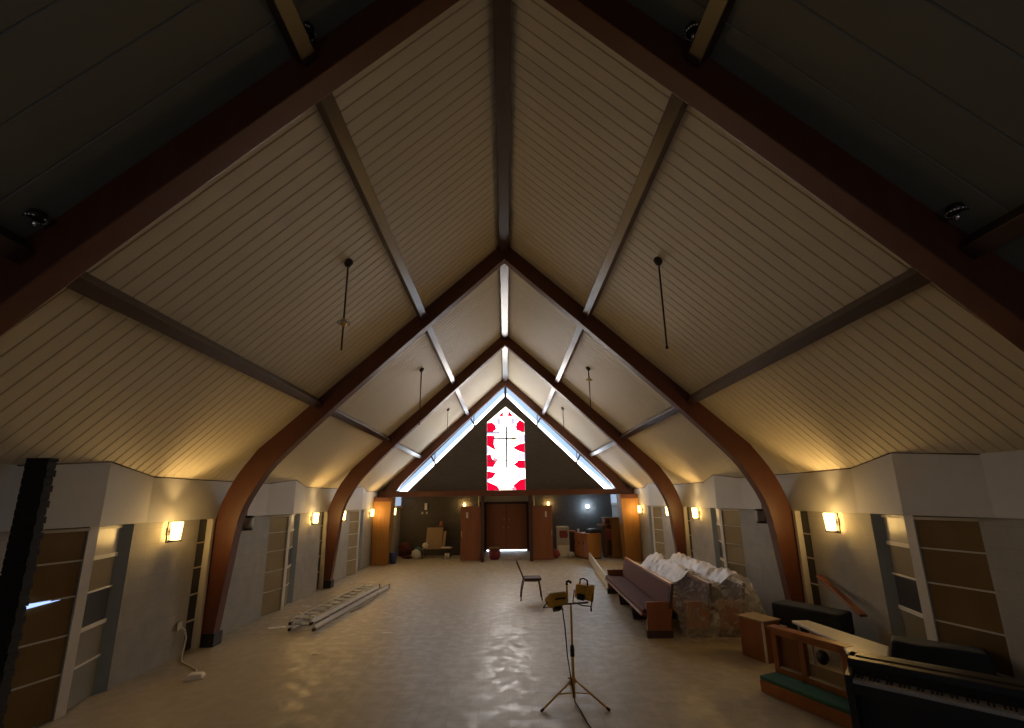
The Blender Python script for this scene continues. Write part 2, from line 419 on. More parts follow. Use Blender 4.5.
# gable wall above the entrance (with openings for the glass) and lower back wall
ZH = 2.44
mb = MB(); S0 = [(-.72, ZH), (.72, ZH), (.72, 5.02), (.0, 5.64), (-.72, 5.02)]
def wall_poly(p): mb.prism(p, YG, YG+.16)
top = 6.06; sl2 = .985
def zi(x): return top-sl2*abs(x)         # inner edge of the sloped strip windows
def zo(x): return 6.52-.985*abs(x)
for sg in (-1, 1):
    wall_poly([(sg*.72, ZH), (sg*(top-ZH)/sl2, ZH), (sg*.72, zi(.72))])
    wall_poly([(sg*.72, 5.02), (sg*.72, zi(.72)), (0, zi(0)), (0, 5.64)])
    wall_poly([(sg*4.14, ZH), (sg*4.9, ZH), (sg*4.9, zc(4.9)), (0, zc(0)+.05), (0, zo(0))])
struct('wall_gable', mb, M['gable'])
# sloped strip windows
w = bpy.data.objects.new('window_8', None); COL.objects.link(w); w['kind'] = 'structure'
w2 = bpy.data.objects.new('window_9', None); COL.objects.link(w2); w2['kind'] = 'structure'
for sg, ww in ((-1, w), (1, w2)):
    cuts = [.03, 1.22, 2.68, 3.72]
    for a, b in zip(cuts[:-1], cuts[1:]):
        a += .025; b -= .025
        mid = lambda x: (zi(x)*.62+zo(x)*.38)
        b2 = min(b+.35, 4.0) if b > 3.6 else b
        p = MB(); p.prism([(sg*a, zi(a)+.02), (sg*b, max(zi(b)+.02, ZH)), (sg*b2, max(mid(b2), ZH)), (sg*a, mid(a))], YG+.10, YG+.12); p.obj('pane', M['daylow'], ww)
        p = MB(); p.prism([(sg*a, mid(a)), (sg*b2, max(mid(b2), ZH)), (sg*b2, max(zo(b2)-.02, ZH)), (sg*a, zo(a)-.02)], YG+.10, YG+.12); p.obj('pane', M['daylight'], ww)
    for a in cuts[1:3]:
        p = MB(); n = Vector((sg*sl2, 0, 1)).normalized()
        p.bar((sg*(a-.05), YG+.06, zi(a-.05)-.03), (sg*(a+.13), YG+.06, zo(a+.13)+.02), .12, .05, (sg*1, 0, -sl2)); p.obj('glazing_bar', M['darkwood'], ww)
mb = MB(); mb.box(-.03, .03, YG+.02, YG+.11, zi(0)-.05, zo(0)+.1); mb.obj('glazing_bar', M['darkwood'], w)

# stained glass
w = bpy.data.objects.new('window_10', None); COL.objects.link(w); w['kind'] = 'structure'
def pxz(u, v):   # place in the pointed window: u 0..1 across, v 0..1 up from the sill
    return (-.71+1.42*u, ZH+.01+(5.62-ZH)*v)
def piece(pts, m, dy=0.0):
    p = MB(); p.prism([pxz(*q) for q in pts], YG+.075-dy, YG+.085-dy); p.obj('glass_piece', m, w)
piece([(0,0),(1,0),(1,.81),(.5,1),(0,.81)], M['gw'])
R = M['gr']; Lv = M['gl']; Y = M['gy']; Pk = M['gp']
e = .012
for pts, m in [
    ([(.0,.69),(.14,.69),(.25,.73),(.22,.775),(.14,.81),(.0,.805)], R), ([(.77,.75),(.80,.71),(1,.69),(1,.805),(.88,.84),(.80,.80)], R),
    ([(.30,.885),(.44,.885),(.43,.945)], R), ([(.55,.885),(.71,.885),(.59,.95)], R),
    ([(.0,.53),(.0,.655),(.20,.65),(.18,.55),(.24,.465),(.12,.50)], R), ([(1,.44),(1,.56),(.85,.545),(.68,.50),(.85,.46)], R),
    ([(.0,.28),(.0,.42),(.10,.43),(.13,.375),(.25,.34),(.16,.275)], R), ([(1,.255),(1,.35),(.86,.355),(.70,.305),(.83,.26)], R),
    ([(.0,.13),(.0,.23),(.24,.21),(.14,.15)], R), ([(1,.0),(1,.14),(.86,.125),(.68,.06),(.78,.0)], R),
    ([(.0,.0),(.34,.0),(.27,.055),(.15,.08),(.0,.11)], R),
    ([(.20,.80),(.30,.87),(.38,.85),(.36,.78)], Lv), ([(.62,.78),(.65,.87),(.78,.84),(.75,.79)], Lv), ([(.0,.66),(.0,.69),(.32,.69),(.32,.66)], Lv),
    ([(.84,.56),(1,.57),(1,.66),(.78,.65)], Lv), ([(.78,.36),(1,.36),(1,.44),(.82,.44)], Lv), ([(.0,.43),(.0,.525),(.12,.485)], Lv),
    ([(.0,.235),(.0,.278),(.16,.27),(.22,.235)], Lv), ([(.74,.15),(.84,.23),(.90,.17),(.82,.13)], Lv), ([(.0,.11),(.0,.13),(.15,.14),(.24,.09)], Lv),
    ([(.63,.52),(.79,.63),(.68,.64)], Y), ([(.34,.0),(.68,.0),(.62,.035),(.36,.035)], Y), ([(.68,.0),(.78,.0),(.72,.05),(.63,.03)], Pk),
    ([(.20,.33),(.30,.36),(.14,.41)], Pk), ([(.44,.965),(.50,.998),(.56,.965),(.50,.92)], Y)]:
    piece(pts, m, e)
for z in (4.648, 3.551):
    p = MB(); p.box(-.71, .71, YG+.035, YG+.055, z-.015, z+.015); p.obj('glazing_bar', M['lead'], w)
p = MB()
for x in (-.26, .28): p.box(x-.009, x+.009, YG+.04, YG+.055, ZH, 5.2)
p.obj('glazing_bar', M['lead'], w)
mb = MB(); mb.box(-.005, .06, YG-.03, YG+.0, 3.28, 4.86); mb.box(-.47, .40, YG-.03, YG+.0, 4.36, 4.415)
tag(mb.obj('wall_cross', M['cross']), 'thin dark metal cross standing in front of the stained glass window', 'cross')

# lower entrance hall: back wall with the vestibule opening, soffit, vestibule
mb = MB()
for sg in (-1, 1):
    mb.box(sg*1.15, sg*5.1, YB, YB+.15, 0, 2.6)
    mb.box(sg*1.15, sg*1.27, YB+.15, 19.7, 0, 2.6)
struct('wall_back', mb, M['gable'])
mb = MB(); mb.box(-1.2, 1.2, 19.55, 19.7, 1.99, 2.6); struct('wall_vestibule', mb, M['trim'])
mb = MB(); mb.box(-5.1, 5.1, YG+.02, 19.7, 2.38, 2.45); struct('ceiling', mb, M['gable'])
mb = MB()
for sg in (-1, 1): mb.box(sg*1.10, sg*1.15, YB-.03, YB+.06, 0, 2.38)
struct('trim_3', mb, M['trim'])
mb = MB()
for sg in (-1, 1): mb.box(sg*.86, sg*1.15, 19.50, 19.6, 0, 2.02)
mb.box(-1.15, 1.15, 19.50, 19.6, 1.95, 2.05)
struct('trim_4', mb, M['darkwood'])
for i, sg in enumerate((-1, 1)):
    d = bpy.data.objects.new('door_%d' % (i+1), None); COL.objects.link(d); d['kind'] = 'structure'
    p = MB(); p.box(sg*.008, sg*.855, 19.47, 19.52, .07, 1.95); p.obj('door_leaf', M['entrydoor'], d, bevel=.006)
    p = MB(); p.lathe([(.0,0),(.03,0),(.035,.02),(.03,.045),(.0,.05)], 12); o = p.obj('door_knob', M['brass'], d); o.location = (sg*.10-.03, 19.47, .98); o.rotation_euler = (PI/2, 0, 0)
    p = MB(); p.box(sg*.07, sg*.13, 19.455, 19.47, 1.28, 1.36); p.obj('lock_plate', M['brass'], d)
mb = MB(); mb.box(-.85, .85, 19.60, 19.62, .0, .075); struct('window_11', mb, M['doorgap'])
mb = MB(); mb.box(-.86, .86, 19.44, 19.60, -.01, .015); struct('trim_5', mb, M['alu'])
mb = MB(); mb.box(-1.2, 1.2, 19.64, 19.8, 0, 2.6); struct('wall_outer', mb, M['dark'])
# side walls of the entrance hall, white above, block below, with a strip of daylight
for i, sg in enumerate((-1, 1)):
    n = 'left' if sg < 0 else 'right'
    mb = MB(); mb.box(sg*4.30, sg*4.62, YG+.17, YB+.05, 0, ZB); struct('wall_hall_'+n, mb, M['cmu'])
    mb = MB(); mb.box(sg*4.28, sg*4.62, YG+.17, YB+.05, ZB, 2.38); struct('wall_hall_upper_'+n, mb, M['white'])
    mb = MB(); mb.box(sg*4.272, sg*4.28, 17.3, 18.35, 1.95, 2.34); struct('window_%d' % (12+i), mb, M['side'])
# walls behind the viewer
mb = MB(); mb.prism([(-5.1, 0), (5.1, 0), (5.1, zc(5.1)+.1), (0, ZR+.1), (-5.1, zc(5.1)+.1)], YN-.15, YN); struct('wall_front', mb, M['gable'])
for sg in (-1, 1):
    mb = MB(); mb.box(sg*1.2, sg*3.6, YN, YN+.03, .9, 2.6); struct('window_14' if sg < 0 else 'window_15', mb, M['fill_glow'])  # unseen glowing panels added behind the viewer as weak fill

# ------------------------------------------------------------------ roof timbers
outer = [(0, 6.77)]+[(x, zc(x)) for x in (.6, 1.2, 1.8, 2.4, 3.0, 3.6, 4.10)]+[(4.19, 2.85), (4.28, 2.725), (4.37, 2.59), (4.45, 2.44), (4.52, 2.29), (4.58, 2.13), (4.625, 1.97), (4.648, 1.80), (4.652, 1.5), (4.652, 1.1), (4.652, .6), (4.652, .18)]
inner = [(0, 6.43), (.56, 5.90), (1.13, 5.365), (1.70, 4.83), (2.27, 4.29), (2.83, 3.755), (3.35, 3.235), (3.70, 2.87), (3.82, 2.74), (3.92, 2.61), (4.01, 2.47), (4.09, 2.33), (4.165, 2.19), (4.225, 2.05), (4.272, 1.90), (4.305, 1.72), (4.335, 1.45), (4.372, 1.08), (4.42, .62), (4.465, .18)]
ordn = ['nearest and largest timber arch overhead, just below the dark roof boards', 'second timber arch, its legs standing on either side of the ladder and the piano corner',
        'third timber arch, beyond the ladder and the wrapped pews', 'farthest timber arch, framing the sloped strip windows of the gable wall']
NSEG = len(outer)
for k, F in enumerate(FR):
    t = thing('timber_arch', ordn[k], 'arch', (0, F, 0))
    for sg in (-1, 1):
        mb = MB(); vs = []
        for (ox, oz), (ix, iz) in zip(outer, inner):
            vs += [(sg*ox, 0, oz), (sg*ix, 0, iz), (sg*ix, FT, iz), (sg*ox, FT, oz)]
        fs = []
        for i in range(NSEG-1):
            a = 4*i; b = a+4
            fs += [(a, a+1, b+1, b), (a+1, a+2, b+2, b+1), (a+2, a+3, b+3, b+2), (a+3, a, b, b+3)]
        fs += [(0, 3, 2, 1), (4*NSEG-4, 4*NSEG-3, 4*NSEG-2, 4*NSEG-1)]
        mb.add(vs, fs); mb.obj('arch_rib', M['arch'], t, bevel=.008)
        mb = MB(); mb.prism([(sg*4.435, 0), (sg*4.665, 0), (sg*4.665, .19), (sg*4.43, .19)], -.02, FT+.02); mb.obj('base_shoe', M['black'], t, bevel=.006)

bays = [(YN, FR[0], 'near bay behind the nearest arch'), (FR[0]+FT, FR[1], 'bay between nearest and second arch'), (FR[1]+FT, FR[2], 'bay between second and third arch'), (FR[2]+FT, FR[3], 'bay between third and farthest arch')]
nrm = Vector((SL, 0, 1)).normalized(); slope = Vector((1, 0, -SL)).normalized()
for k, (a, b, txt) in enumerate(bays):
    if k: a += .005; b -= .005
    else: b -= .005
    for sg in (-1, 1):
        for xc, nm in ((1.51, 'upper'), (3.22, 'lower')):
            mb = MB(); c = Vector((xc, 0, zc(xc))); 
            w2_, dp = .062, .15
            prof = [c-slope*w2_+nrm*.01, c+slope*w2_+nrm*.01, c+slope*w2_-nrm*dp, c-slope*w2_-nrm*dp]
            mb.prism([(sg*p.x, p.z) for p in prof], a, b)
            tag(mb.obj('roof_purlin', M['purlin'], bevel=.006), '%s brown purlin of the %s roof slope in the %s' % (nm, 'left' if sg < 0 else 'right', txt), 'beam')
    mb = MB(); mb.prism([(-.085, zc(.085)+.03), (.085, zc(.085)+.03), (.085, 6.57), (-.085, 6.57)], a, b)
    tag(mb.obj('ridge_beam', M['purlin'], bevel=.006), 'brown ridge beam along the roof peak in the %s' % txt, 'beam')

# header beam, posts and panelled boxes of the entrance screen
mb = MB(); mb.box(-4.63, 4.63, 16.22, 16.37, 2.27, 2.47)
tag(mb.obj('header_beam', M['arch'], bevel=.008), 'long brown header beam across the entrance screen under the gable wall', 'beam')
for sg in (-1, 1):
    mb = MB(); mb.box(sg*.81, sg*.925, 16.24, 16.37, 0, 2.27)
    tag(mb.obj('screen_post', M['darkwood'], bevel=.006), 'dark wooden post carrying the header at the %s edge of the entrance opening' % ('left' if sg < 0 else 'right'), 'post')
    t = thing('panelled_pier', 'golden wood panelled pier box around the far arch leg, on the %s wall' % ('left' if sg < 0 else 'right'), 'pillar', (sg*4.38, 16.1, 0))
    mb = MB(); mb.prism([(-sg*.27, 0), (sg*.25, 0), (sg*.25, 2.26), (-sg*.37, 2.26)], -.30, .26); mb.obj('carcass', M['panel'], t, bevel=.006)
    mb = MB()
    for q in (-.2, -.08, .04, .16): mb.box(sg*q-.006, sg*q+.006, -.306, -.30, .05, 2.22)
    mb.obj('batten', M['panel'], t)
    mb = MB(); mb.box(-sg*.36, sg*.25, -.31, -.30, 2.12, 2.26); mb.obj('top_rail', M['arch'], t)

# open inner door leaves
for i, sg in enumerate((-1, 1)):
    d = bpy.data.objects.new('door_%d' % (i+3), None); COL.objects.link(d); d['kind'] = 'structure'; d.location = (sg*.925, 16.40, 0)
    p = MB(); p.box(sg*.005, sg*.725, -.025, .025, .04, 1.905); p.obj('door_leaf', M['doorwood'], d, bevel=.005)
    p = MB(); p.box(sg*.46, sg*.53, -.032, -.025, 1.50, 1.70); p.obj('door_plate', M['lightgrey'], d)
    p = MB(); p.box(sg*.68, sg*.70, -.06, -.025, .85, 1.05); p.obj('pull_handle', M['brass'], d)
    p = MB()
    for z in (.25, 1.0, 1.7): p.tube([(sg*.0, -.03, z-.05), (sg*.0, -.03, z+.05)], .012, 8)
    p.obj('hinge', M['iron'], d)

# ------------------------------------------------------------------ sconces
def lit_sconce(x, y, z, sg, label, power=1.0):
    """lantern on a side wall: x is the wall face, the lamp stands off towards the room"""
    t = thing('wall_sconce', label, 'lamp', (x, y, z), 0, 'lit wall sconces')
    p = MB(); p.box(0, -sg*.018, -.035, .035, -.08, .02); p.obj('backplate', M['iron'], t, bevel=.004)
    p = MB()
    p.box(-sg*.015, -sg*.06, -.012, .012, -.045, -.02)
    p.tube([(-sg*.058, -.085, -.17), (-sg*.058, .085, -.17), (-sg*.058, .085, .095), (-sg*.058, -.085, .095), (-sg*.058, -.085, -.17)], .009, 6)
    p.tube([(-sg*.058, .0, -.17), (-sg*.058, 0, .095)], .007, 6)
    p.obj('bracket', M['iron'], t)
    p = MB(); p.hexa([(-sg*.075, -.05, -.145), (-sg*.155, -.05, -.145), (-sg*.155, .05, -.145), (-sg*.075, .05, -.145)],
                     [(-sg*.07, -.06, .095), (-sg*.165, -.06, .095), (-sg*.165, .06, .095), (-sg*.07, .06, .095)])
    p.obj('glass_shade', M['lamp'], t, bevel=.01)
    p = MB(); p.box(-sg*.055, -sg*.165, -.06, .06, -.165, -.145); p.obj('shade_base', M['iron'], t)
    l = bpy.data.lights.new('sconce_uplight', 'SPOT'); l.energy = 30*power; l.color = (1, .64, .24); l.spot_size = math.radians(84); l.spot_blend = .8; l.shadow_soft_size = .03
    o = bpy.data.objects.new('sconce_uplight', l); COL.objects.link(o); o.parent = t; o.location = (-sg*.12, 0, .12); o.rotation_euler = (PI, -sg*math.radians(16), 0)
    return t
def dark_sconce(x, y, z, sg, label):
    t = thing('unlit_sconce', label, 'lamp', (x, y, z), 0, 'unlit wall sconces')
    p = MB(); p.box(0, -sg*.02, -.08, .08, -.14, .12); p.obj('backplate', M['iron'], t, bevel=.004)
    p = MB(); p.lathe([(.0,-.10),(.065,-.10),(.07,-.05),(.07,.09),(.0,.09)], 16, (-sg*.10, 0, 0)); p.obj('shade', M['grey'], t)
    p = MB(); p.lathe([(.0,.09),(.078,.09),(.078,.115),(.0,.12)], 16, (-sg*.10, 0, 0)); p.obj('cap', M['iron'], t)
    p = MB(); p.lathe([(.0,-.13),(.07,-.13),(.074,-.10),(.0,-.10)], 16, (-sg*.10, 0, 0)); p.obj('base_cup', M['iron'], t)
    return t
XS = XW+.01
side = {-1: 'left', 1: 'right'}
for sg in (-1, 1):
    lit_sconce(sg*XS, FR[1]-.97, 1.775, sg, 'lit lantern on the %s wall, just before the second arch leg' % side[sg])
    lit_sconce(sg*XS, FR[2]-.97, 1.775, sg, 'lit lantern on the %s wall, just before the third arch leg' % side[sg])
    lit_sconce(sg*XS, FR[2]+.85, 1.775, sg, 'lit lantern on the %s wall, just beyond the third arch leg' % side[sg])
    lit_sconce(sg*XS, FR[3]-.97, 1.775, sg, 'lit lantern on the %s wall, beside the golden panelled pier' % side[sg])
    dark_sconce(sg*XS, FR[1]+.80, 1.775, sg, 'unlit grey lantern on the %s wall, just past the second arch leg' % side[sg])
lit_sconce(-4.30, 16.98, 1.775, -1, 'lit lantern on the left side wall of the entrance hall, past the golden pier')
# lamps on the entrance back wall
for x, z, m, lab in ((-1.70, 1.93, 'lamp', 'small lit lamp on the dark back wall above the left open door leaf'), (1.70, 1.93, 'lamp', 'small lit lamp on the dark back wall above the right open door leaf'),
                     (3.29, 1.80, 'led', 'bright bluish white lamp on the dark back wall above the wooden counter')):
    t = thing('back_wall_lamp', lab, 'lamp', (x, YB, z))
    p = MB(); p.box(-.05, .05, -.02, 0, -.12, .08); p.obj('backplate', M['iron'], t, bevel=.004)
    p = MB(); p.tube([(0, -.02, -.08), (0, -.10, -.09), (0, -.12, -.05)], .008, 6); p.obj('arm', M['iron'], t)
    p = MB(); s = .05 if m == 'lamp' else .075
    p.lathe([(.0, -.05), (s*.7, -.04), (s, .0), (s, .05), (s*.6, .09), (.0, .10)], 16, (0, -.12, 0)); p.obj('globe', M[m], t)
t = thing('back_wall_lamp', 'unlit brass lamp on the dark back wall next to the left side wall', 'lamp', (-4.25, YB, 1.9))
p = MB(); p.box(-.05, .05, -.02, 0, -.1, .08); p.obj('backplate', M['iron'], t)
p = MB(); p.lathe([(.0,-.06),(.05,-.05),(.06,.05),(.0,.07)], 14, (0, -.10, 0)); p.obj('globe', M['brass'], t)
# fittings on the back wall
t = thing('wall_sign', 'small white upright notice board on the dark back wall at the left', 'sign', (-3.27, YB, 1.90))
p = MB(); p.box(-.05, .05, -.02, 0, -.13, .13); p.obj('board', M['paper'], t, bevel=.003)
p = MB(); p.box(.06, .14, -.03, 0, -.14, .14); p.obj('side_box', M['black'], t)
for dx, lab in ((-.09, 'left of two small switch plates under the white notice board'), (.09, 'right of two small switch plates under the white notice board')):
    t = thing('switch_plate', lab, 'switch', (-3.32+dx, YB, 1.65))
    p = MB(); p.box(-.04, .04, -.012, 0, -.05, .05); p.obj('plate', M['grey'], t, bevel=.003)
    p = MB(); p.box(-.01, .01, -.022, -.012, -.015, .02); p.obj('toggle', M['paper'], t)
# small black box speakers behind the second arch
for sg in (-1, 1):
    t = thing('box_speaker', 'small dark box fixed high behind the second arch leg on the %s wall' % side[sg], 'speaker', (sg*4.42, FR[1]+FT+.10, 1.99))
    p = MB(); p.box(-.07, .07, -.09, .09, -.09, .09); p.obj('cabinet', M['black'], t, bevel=.008)
    p = MB(); p.box(-.05, .05, -.095, -.09, -.07, .07); p.obj('grille', M['slate'], t)
    p = MB(); p.box(sg*.07, sg*.225, -.02, .02, -.02, .02); p.obj('bracket', M['iron'], t)

# ------------------------------------------------------------------ pendant stems on the roof slopes
def stem_lamp(x, y, z1, fit, label):
    zt = zc(x)
    t = thing('pendant_stem', label, 'pendant', (x, y, zt))
    s = 1 if x > 0 else -1
    p = MB(); p.lathe([(.0, .03), (.055, .02), (.06, -.01), (.035, -.06), (.0, -.07)], 14); p.obj('canopy', M['iron'], t)
    p = MB(); p.tube([(0, 0, -.05), (s*.006, 0, z1-zt)], .011, 8); p.obj('stem', M['iron'], t)
    if fit:
        zf = fit-zt
        p = MB(); p.lathe([(.0, .06), (.03, .05), (.05, .02), (.035, -.02), (.015, -.05), (.0, -.05)], 14, (0, 0, zf)); p.obj('socket', M['brass'], t)
        p = MB()
        for k in range(16):
            a0 = 2*PI*k/16; a1 = 2*PI*(k+1)/16
            p.tube([(.07*math.cos(a0), .07*math.sin(a0), zf), (.07*math.cos(a1), .07*math.sin(a1), zf)], .010, 6)
        for k in range(3):
            a = 2*PI*k/3; p.tube([(0, 0, zf), (.07*math.cos(a), .07*math.sin(a), zf)], .006, 6)
        p.obj('ring', M['chrome'], t)
    else:
        p = MB(); p.lathe([(.0, .02), (.016, .015), (.018, -.01), (.0, -.02)], 10, (s*.006, 0, z1-zt)); p.obj('end_cap', M['iron'], t)
stem_lamp(-1.92, 4.94, 3.85, 4.19, 'bare pendant stem with a shiny ring on the left roof slope, nearest bay')
stem_lamp(1.915, 4.94, 3.85, None, 'bare dark pendant stem without fitting on the right roof slope, nearest bay')
stem_lamp(-1.89, 9.55, 3.76, None, 'thin pendant stem on the left roof slope between second and third arch')
stem_lamp(1.89, 9.57, 3.86, 4.74, 'pendant stem with a small ring on the right roof slope between second and third arch')
stem_lamp(-1.875, 14.06, 4.25, None, 'faint pendant stem on the left roof slope before the farthest arch')
stem_lamp(1.875, 14.06, 4.08, None, 'faint pendant stem on the right roof slope before the farthest arch')
# sockets on the near boards beside the nearest arch
for (x, y), lab in (((-1.415, 2.555), 'small chrome roof socket beside the upper left purlin, against the nearest arch'), ((1.40, 2.555), 'small chrome roof socket beside the upper right purlin, against the nearest arch'),
                    ((-3.04, 2.57), 'chrome roof fitting beside the lower left purlin, against the nearest arch'), ((3.02, 2.56), 'chrome roof fitting beside the lower right purlin, against the nearest arch')):
    t = thing('roof_socket', lab, 'fitting', (x, y, zc(x)))
    s = 1 if x > 0 else -1
    p = MB(); p.lathe([(.0, .02), (.05, .01), (.05, -.03), (.0, -.03)], 16); p.obj('cup', M['iron'], t)
    p = MB()
    for k in range(14):
        a0 = 2*PI*k/16; a1 = 2*PI*(k+1)/16
        p.tube([(.055*math.cos(a0), .055*math.sin(a0), -.035), (.055*math.cos(a1), .055*math.sin(a1), -.035)], .009, 6)
    p.obj('ring', M['chrome'], t)
    p = MB(); p.lathe([(.0, -.03), (.018, -.035), (.016, -.085), (.0, -.09)], 10); p.obj('bulb_holder', M['chrome'], t)

# ------------------------------------------------------------------ pews
def pew(name, label, loc, rz, Ln, rail='pewwood'):
    t = thing(name, label, 'pew', loc, rz)
    endp = [(.10, 0), (.47, 0), (.465, .20), (.53, .52), (.10, .52), (.115, .30), (.10, .24)]
    for y in (0, Ln-.05):
        p = MB(); p.prism(endp, y, y+.05); p.obj('end_panel', M['endwood'], t, bevel=.008)
        p = MB(); p.box(.08, .485, y-.008, y+.058, 0, .11); p.obj('plinth', M['darkwood'], t, bevel=.005)
        p = MB(); p.prism([(.44, .42), (.50, .42), (.56, .78), (.52, .79)], y-.002, y+.05); p.obj('back_post', M['darkwood'], t, bevel=.006)
    for y in (Ln*.33, Ln*.66):
        p = MB(); p.prism([(.14, 0), (.44, 0), (.44, .30), (.10, .30)], y, y+.045); p.obj('support', M['darkwood'], t)
    p = MB(); p.prism([(.03, .305), (.46, .285), (.46, .315), (.03, .34)], .05, Ln-.05); p.obj('seat_board', M[rail], t, bevel=.006)
    p = MB(); p.prism([(.045, .342), (.45, .318), (.45, .385), (.40, .395), (.10, .41), (.055, .40)], .05, Ln-.05); p.obj('seat_cushion', M['maroon'], t, bevel=.012)
    p = MB(); p.prism([(.47, .34), (.50, .34), (.56, .77), (.53, .77)], .05, Ln-.05); p.obj('back_board', M['endwood'], t)
    p = MB(); p.prism([(.425, .40), (.468, .36), (.529, .74), (.505, .745)], .05, Ln-.05); p.obj('back_cushion', M['maroon'], t, bevel=.010)
    p = MB(); p.prism([(.505, .745), (.57, .745), (.575, .785), (.515, .79)], .0, Ln); p.obj('top_rail', M[rail], t, bevel=.008)
    return t
pew('church_pew', 'uncovered maroon upholstered church pew along the aisle, in front of the plastic wrapped ones', (2.06, 7.36, 0), -math.radians(2.4), 3.35)
PR_ = -math.radians(2.4)
pew('church_pew', 'middle church pew under plastic sheeting, right behind the open maroon pew', (2.66, 7.36, 0), PR_, 3.35)
pew('church_pew', 'church pew nearest the right wall under plastic sheeting, its pale top rail showing', (3.19, 7.36, 0), PR_, 3.35, 'boardwhite')

def crinkle(x, y, s, seed):
    return (noise.ridged_multi_fractal(Vector((x*s, y*s, seed)), 1.0, 2.1, 4, 1.0, 2.0)-1.0)
# cross sections of film draped over the two pews (u across from the front edge of the middle pew)
DRAPE_A = [(.0, .44), (.14, .52), (.30, .60), (.52, .825), (.60, .835), (.66, .74), (.76, .56), (.86, .60), (1.05, .825), (1.13, .84), (1.20, .70), (1.30, .45)]
DRAPE_B = [(-.1, .30), (.02, .50), (.12, .545), (.40, .60), (.54, .815), (.61, .82), (.70, .66), (.95, .66), (1.07, .815), (1.15, .83), (1.25, .62), (1.42, .06)]
def along(P, u):
    for (a, za), (b, zb) in zip(P[:-1], P[1:]):
        if u <= b: return za+(zb-za)*max(0, (u-a)/(b-a))
    return P[-1][1]
def sheet(name, label, mkey, prof, u0, u1, v0, v1, seed, edge, amp, nu, nv):
    ox, oy = 2.66, 7.36
    def fn(i, j):
        u = u0+(u1-u0)*i; v = v0+(v1-v0)*j
        v += .14*noise.noise(Vector((u*2.4, seed, 0)))
        if not edge: v += (.55-.9*i)*(1-j)            # slanting near edge
        h = along(prof, u)
        if edge and v < .0:                           # falls over the pew ends to the floor
            k = min(1, -v/.26); h = h*(1-k**.7)+.02*k**.7
        h += amp*(.5*crinkle(u, v, 2.6, seed)+.8*noise.noise(Vector((u*7, v*5, seed))))
        c = noise.voronoi(Vector((u*6, v*4.5, seed)))[0]; h += .8*amp*min(1.2, c[1]-c[0])
        x = u+.015*noise.noise(Vector((v*6, u*6, seed))); y = v
        return (x*math.cos(PR_)-y*math.sin(PR_), x*math.sin(PR_)+y*math.cos(PR_), max(.012, h+.012))
    p = MB(); p.grid(fn, nu, nv); p.sm = [False]*len(p.sm)
    ob = p.obj(name, M[mkey]); ob.location = (ox, oy, 0)
    tag(ob, label, 'plastic sheet')
sheet('plastic_sheet', 'crumpled white plastic sheet heaped over the far half of the two wrapped pews', 'film', DRAPE_A, .10, 1.26, .62, 3.35, 3.0, False, .075, 52, 100)
sheet('plastic_sheet', 'clear plastic sheet hanging over the near ends of the wrapped pews down to the floor', 'clear', DRAPE_B, -.04, 1.42, -.30, 1.15, 9.0, True, .04, 60, 60)

# ------------------------------------------------------------------ stacking chair
t = thing('stacking_chair', 'brown stacking chair standing alone on the open floor, turned sideways', 'chair', (.53, 10.26, 0))
p = MB(); p.box(-.16, .21, -.20, .20, .405, .455); p.obj('seat', M['seat'], t, bevel=.018)
p = MB(); p.hexa([(-.235, -.19, .54), (-.205, -.19, .54), (-.205, .19, .54), (-.235, .19, .54)], [(-.335, -.18, .79), (-.305, -.18, .79), (-.305, .18, .79), (-.335, .18, .79)]); p.obj('backrest', M['seat'], t, bevel=.012)
for y in (-.19, .19):
    p = MB(); p.tube([(-.17, y, .41), (-.22, y, .21), (-.245, y*1.05, 0)], [.014, .013, .011], 8); p.obj('leg', M['steelleg'], t)
    p = MB(); p.tube([(.155, y, .41), (.19, y, .2), (.215, y*1.05, 0)], [.014, .013, .011], 8); p.obj('leg', M['steelleg'], t)
    p = MB(); p.tube([(.16, y, .40), (-.15, y, .40), (-.19, y, .47), (-.33, y*.95, .79)], .012, 8); p.obj('side_rail', M['steelleg'], t)
p = MB(); p.tube([(-.33, -.18, .79), (-.335, 0, .80), (-.33, .18, .79)], .012, 8); p.obj('top_rail', M['steelleg'], t)

# ------------------------------------------------------------------ work light on tripod
t = thing('work_light', 'yellow twin work light on a tripod stand in the middle of the floor', 'work light', (.70, 5.27, 0))
feet = [(-.365, -.245), (.315, -.25), (.02, .40)]
for (fx, fy) in feet:
    p = MB(); p.tube([(fx*.06, fy*.06, .20), (fx, fy, .012)], .011, 8); o = p.obj('leg', M['yellowtube'], t)
    q = MB(); q.tube([(fx*.95, fy*.95, .021), (fx*1.03, fy*1.03, .008)], .014, 8); q.obj('rubber_foot', M['rubber'], o)
    p = MB(); p.tube([(0, 0, .075), (fx*.5, fy*.5, .112)], .007, 6); p.obj('brace', M['yellowtube'], t)
p = MB(); p.tube([(0, 0, .03), (0, 0, .48)], .017, 10); p.obj('lower_pole', M['yellowtube'], t)
p = MB(); p.tube([(0, 0, .45), (.005, 0, .96)], .012, 10); p.obj('upper_pole', M['yellowtube'], t)
p = MB(); p.lathe([(.0, .43), (.022, .43), (.024, .50), (.018, .545), (.0, .545)], 14); p.obj('clamp_collar', M['rubber'], t)
p = MB(); p.lathe([(.0, .17), (.028, .17), (.028, .22), (.0, .22)], 14); p.tube([(0, 0, .195), (-.06, -.01, .225)], .008, 6); p.obj('hub', M['yellowtube'], t)
p = MB(); p.tube([(-.20, 0, .955), (.20, 0, .975)], .010, 8); p.obj('crossbar', M['steelleg'], t)
p = MB(); p.tube([(-.035, 0, .96), (-.035, .0, 1.17)], .010, 8); p.obj('hook_rod', M['yellowtube'], t)
